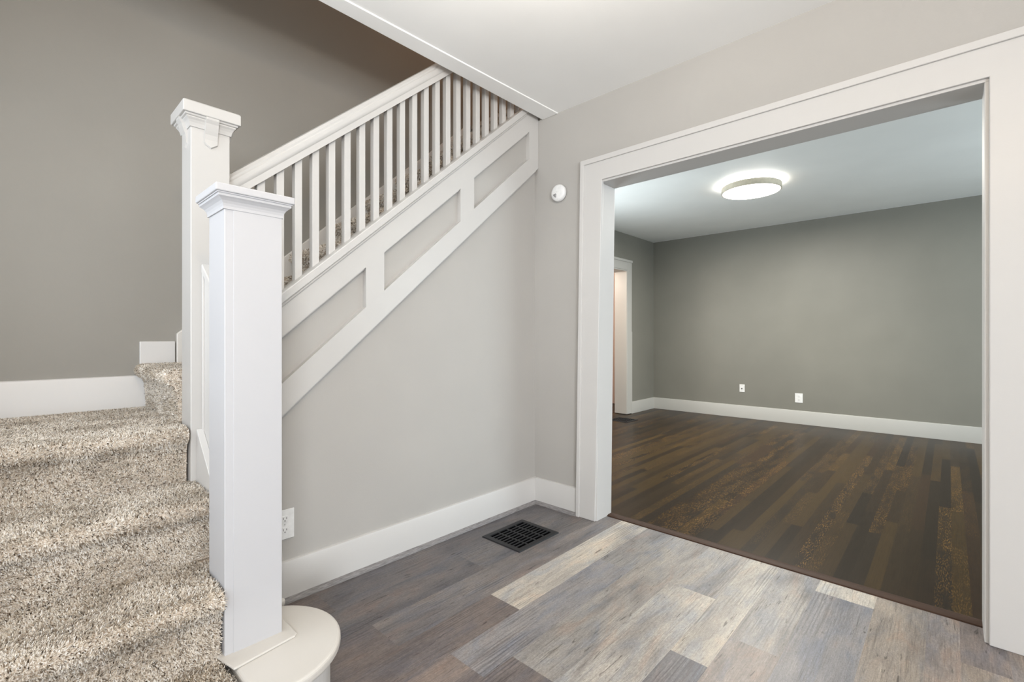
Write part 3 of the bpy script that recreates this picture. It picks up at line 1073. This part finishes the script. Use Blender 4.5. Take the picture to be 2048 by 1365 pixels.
ob = thing('wall_outlet', 'white double socket on the olive far wall, the right one of two plates', 'outlet', (XF, 1.389, 0.33))
obj('cover_plate', face_boxes('F', XF, 1.346, 1.432, 0.272, 0.390, 0.0, 0.006), 'plastic', ob, 0.002)
for z in (0.353, 0.307):
    receptacle(ob, 'F', XF, 1.389, z)
obj('screw', face_boxes('F', XF, 1.3865, 1.3915, 0.3285, 0.3335, 0.004, 0.0068), 'steel', ob, 0.001)

oc = thing('cable_plate', 'small white cable plate with a dark jack on the far wall, left of the socket', 'wall plate', (XF, 2.063, 0.40))
obj('cover_plate', face_boxes('F', XF, 2.030, 2.096, 0.353, 0.457, 0.0, 0.006), 'plastic', oc, 0.002)
bm = bmesh.new()
lathe(bm, (XF - 0.006, 2.065, 0.402), 'x', [(0.0075, 0.001), (0.0075, -0.004), (0.005, -0.004), (0.005, -0.012)], 16)
obj('jack', bm, 'plate_gap', oc, smooth=True)
for z in (0.440, 0.370):
    obj('screw', face_boxes('F', XF, 2.060, 2.066, z - 0.003, z + 0.003, 0.004, 0.0068), 'steel', oc, 0.001)


def floor_vent(label, x0, x1, y0, y1, z, nx, ny):
    v = thing('floor_vent', label, 'floor vent', ((x0 + x1) / 2, (y0 + y1) / 2, z), None)
    b_ = 0.030
    bm = bmesh.new()
    o_ = [(x0, y0), (x1, y0), (x1, y1), (x0, y1)]
    i_ = [(x0 + b_, y0 + b_), (x1 - b_, y0 + b_), (x1 - b_, y1 - b_), (x0 + b_, y1 - b_)]
    zt_ = z + 0.006
    lo = [[(p[0], p[1], z) for p in o_], [(p[0] + (0.003 if p[0] == x0 else -0.003), p[1] + (0.003 if p[1] == y0 else -0.003), zt_) for p in o_],
          [(p[0], p[1], zt_) for p in i_], [(p[0], p[1], z) for p in i_]]
    rings(bm, lo, cap=False)
    obj('frame', bm, 'vent', v)
    gx0, gx1, gy0, gy1 = x0 + b_, x1 - b_, y0 + b_, y1 - b_
    bm = bmesh.new()
    for k in range(1, nx):
        xx = gx0 + (gx1 - gx0) * k / nx
        box(bm, xx - 0.004, xx + 0.004, gy0, gy1, z + 0.001, z + 0.0052)
    for k in range(1, ny):
        yy = gy0 + (gy1 - gy0) * k / ny
        box(bm, gx0, gx1, yy - 0.0035, yy + 0.0035, z + 0.001, z + 0.0050)
    obj('grille', bm, 'vent', v)
    obj('duct_shade_sheet', bmx(box, gx0 - 0.002, gx1 + 0.002, gy0 - 0.002, gy1 + 0.002, z + 0.0003, z + 0.0010), 'duct_shade', v)  # thin black sheet stands in for the shade inside the duct
    return v


floor_vent('square black floor vent on the grey vinyl planks near the wall corner', 1.780, 2.112, 1.602, 1.880, 0.0, 4, 9)
floor_vent('small dark floor vent on the oak floor in front of the inner doorway', 5.400, 5.702, 3.015, 3.305, 0.004, 4, 9)

# ceiling lamp of the room beyond
lamp = thing('ceiling_lamp', 'round flush ceiling lamp, lit, in the room through the wide opening', 'ceiling lamp', (4.82, 1.378, ZR))
C0 = (4.82, 1.378, 0)
bm = bmesh.new()
lathe(bm, C0, 'z', [(0.15, ZR), (0.15, ZR - 0.030)], 40)
obj('mounting_base', bm, 'plastic', lamp, smooth=True)
bm = bmesh.new()
lathe(bm, C0, 'z', [(0.225, ZR - 0.024), (0.225, ZR - 0.020), (0.16, ZR - 0.020), (0.16, ZR - 0.024)], 64)
obj('halo_ring', bm, 'halo', lamp, smooth=True)
bm = bmesh.new()
lathe(bm, C0, 'z', [(0.10, ZR - 0.025), (0.252, ZR - 0.025), (0.257, ZR - 0.030), (0.257, ZR - 0.080), (0.248, ZR - 0.083), (0.246, ZR - 0.078)], 72)
obj('rim', bm, 'rim', lamp, smooth=True)
bm = bmesh.new()
lathe(bm, C0, 'z', [(0.245, ZR - 0.079), (0.244, ZR - 0.083), (0.18, ZR - 0.088), (0.08, ZR - 0.090)], 72)
obj('diffuser', bm, 'diffuser', lamp, smooth=True, label='glowing white diffuser disc')
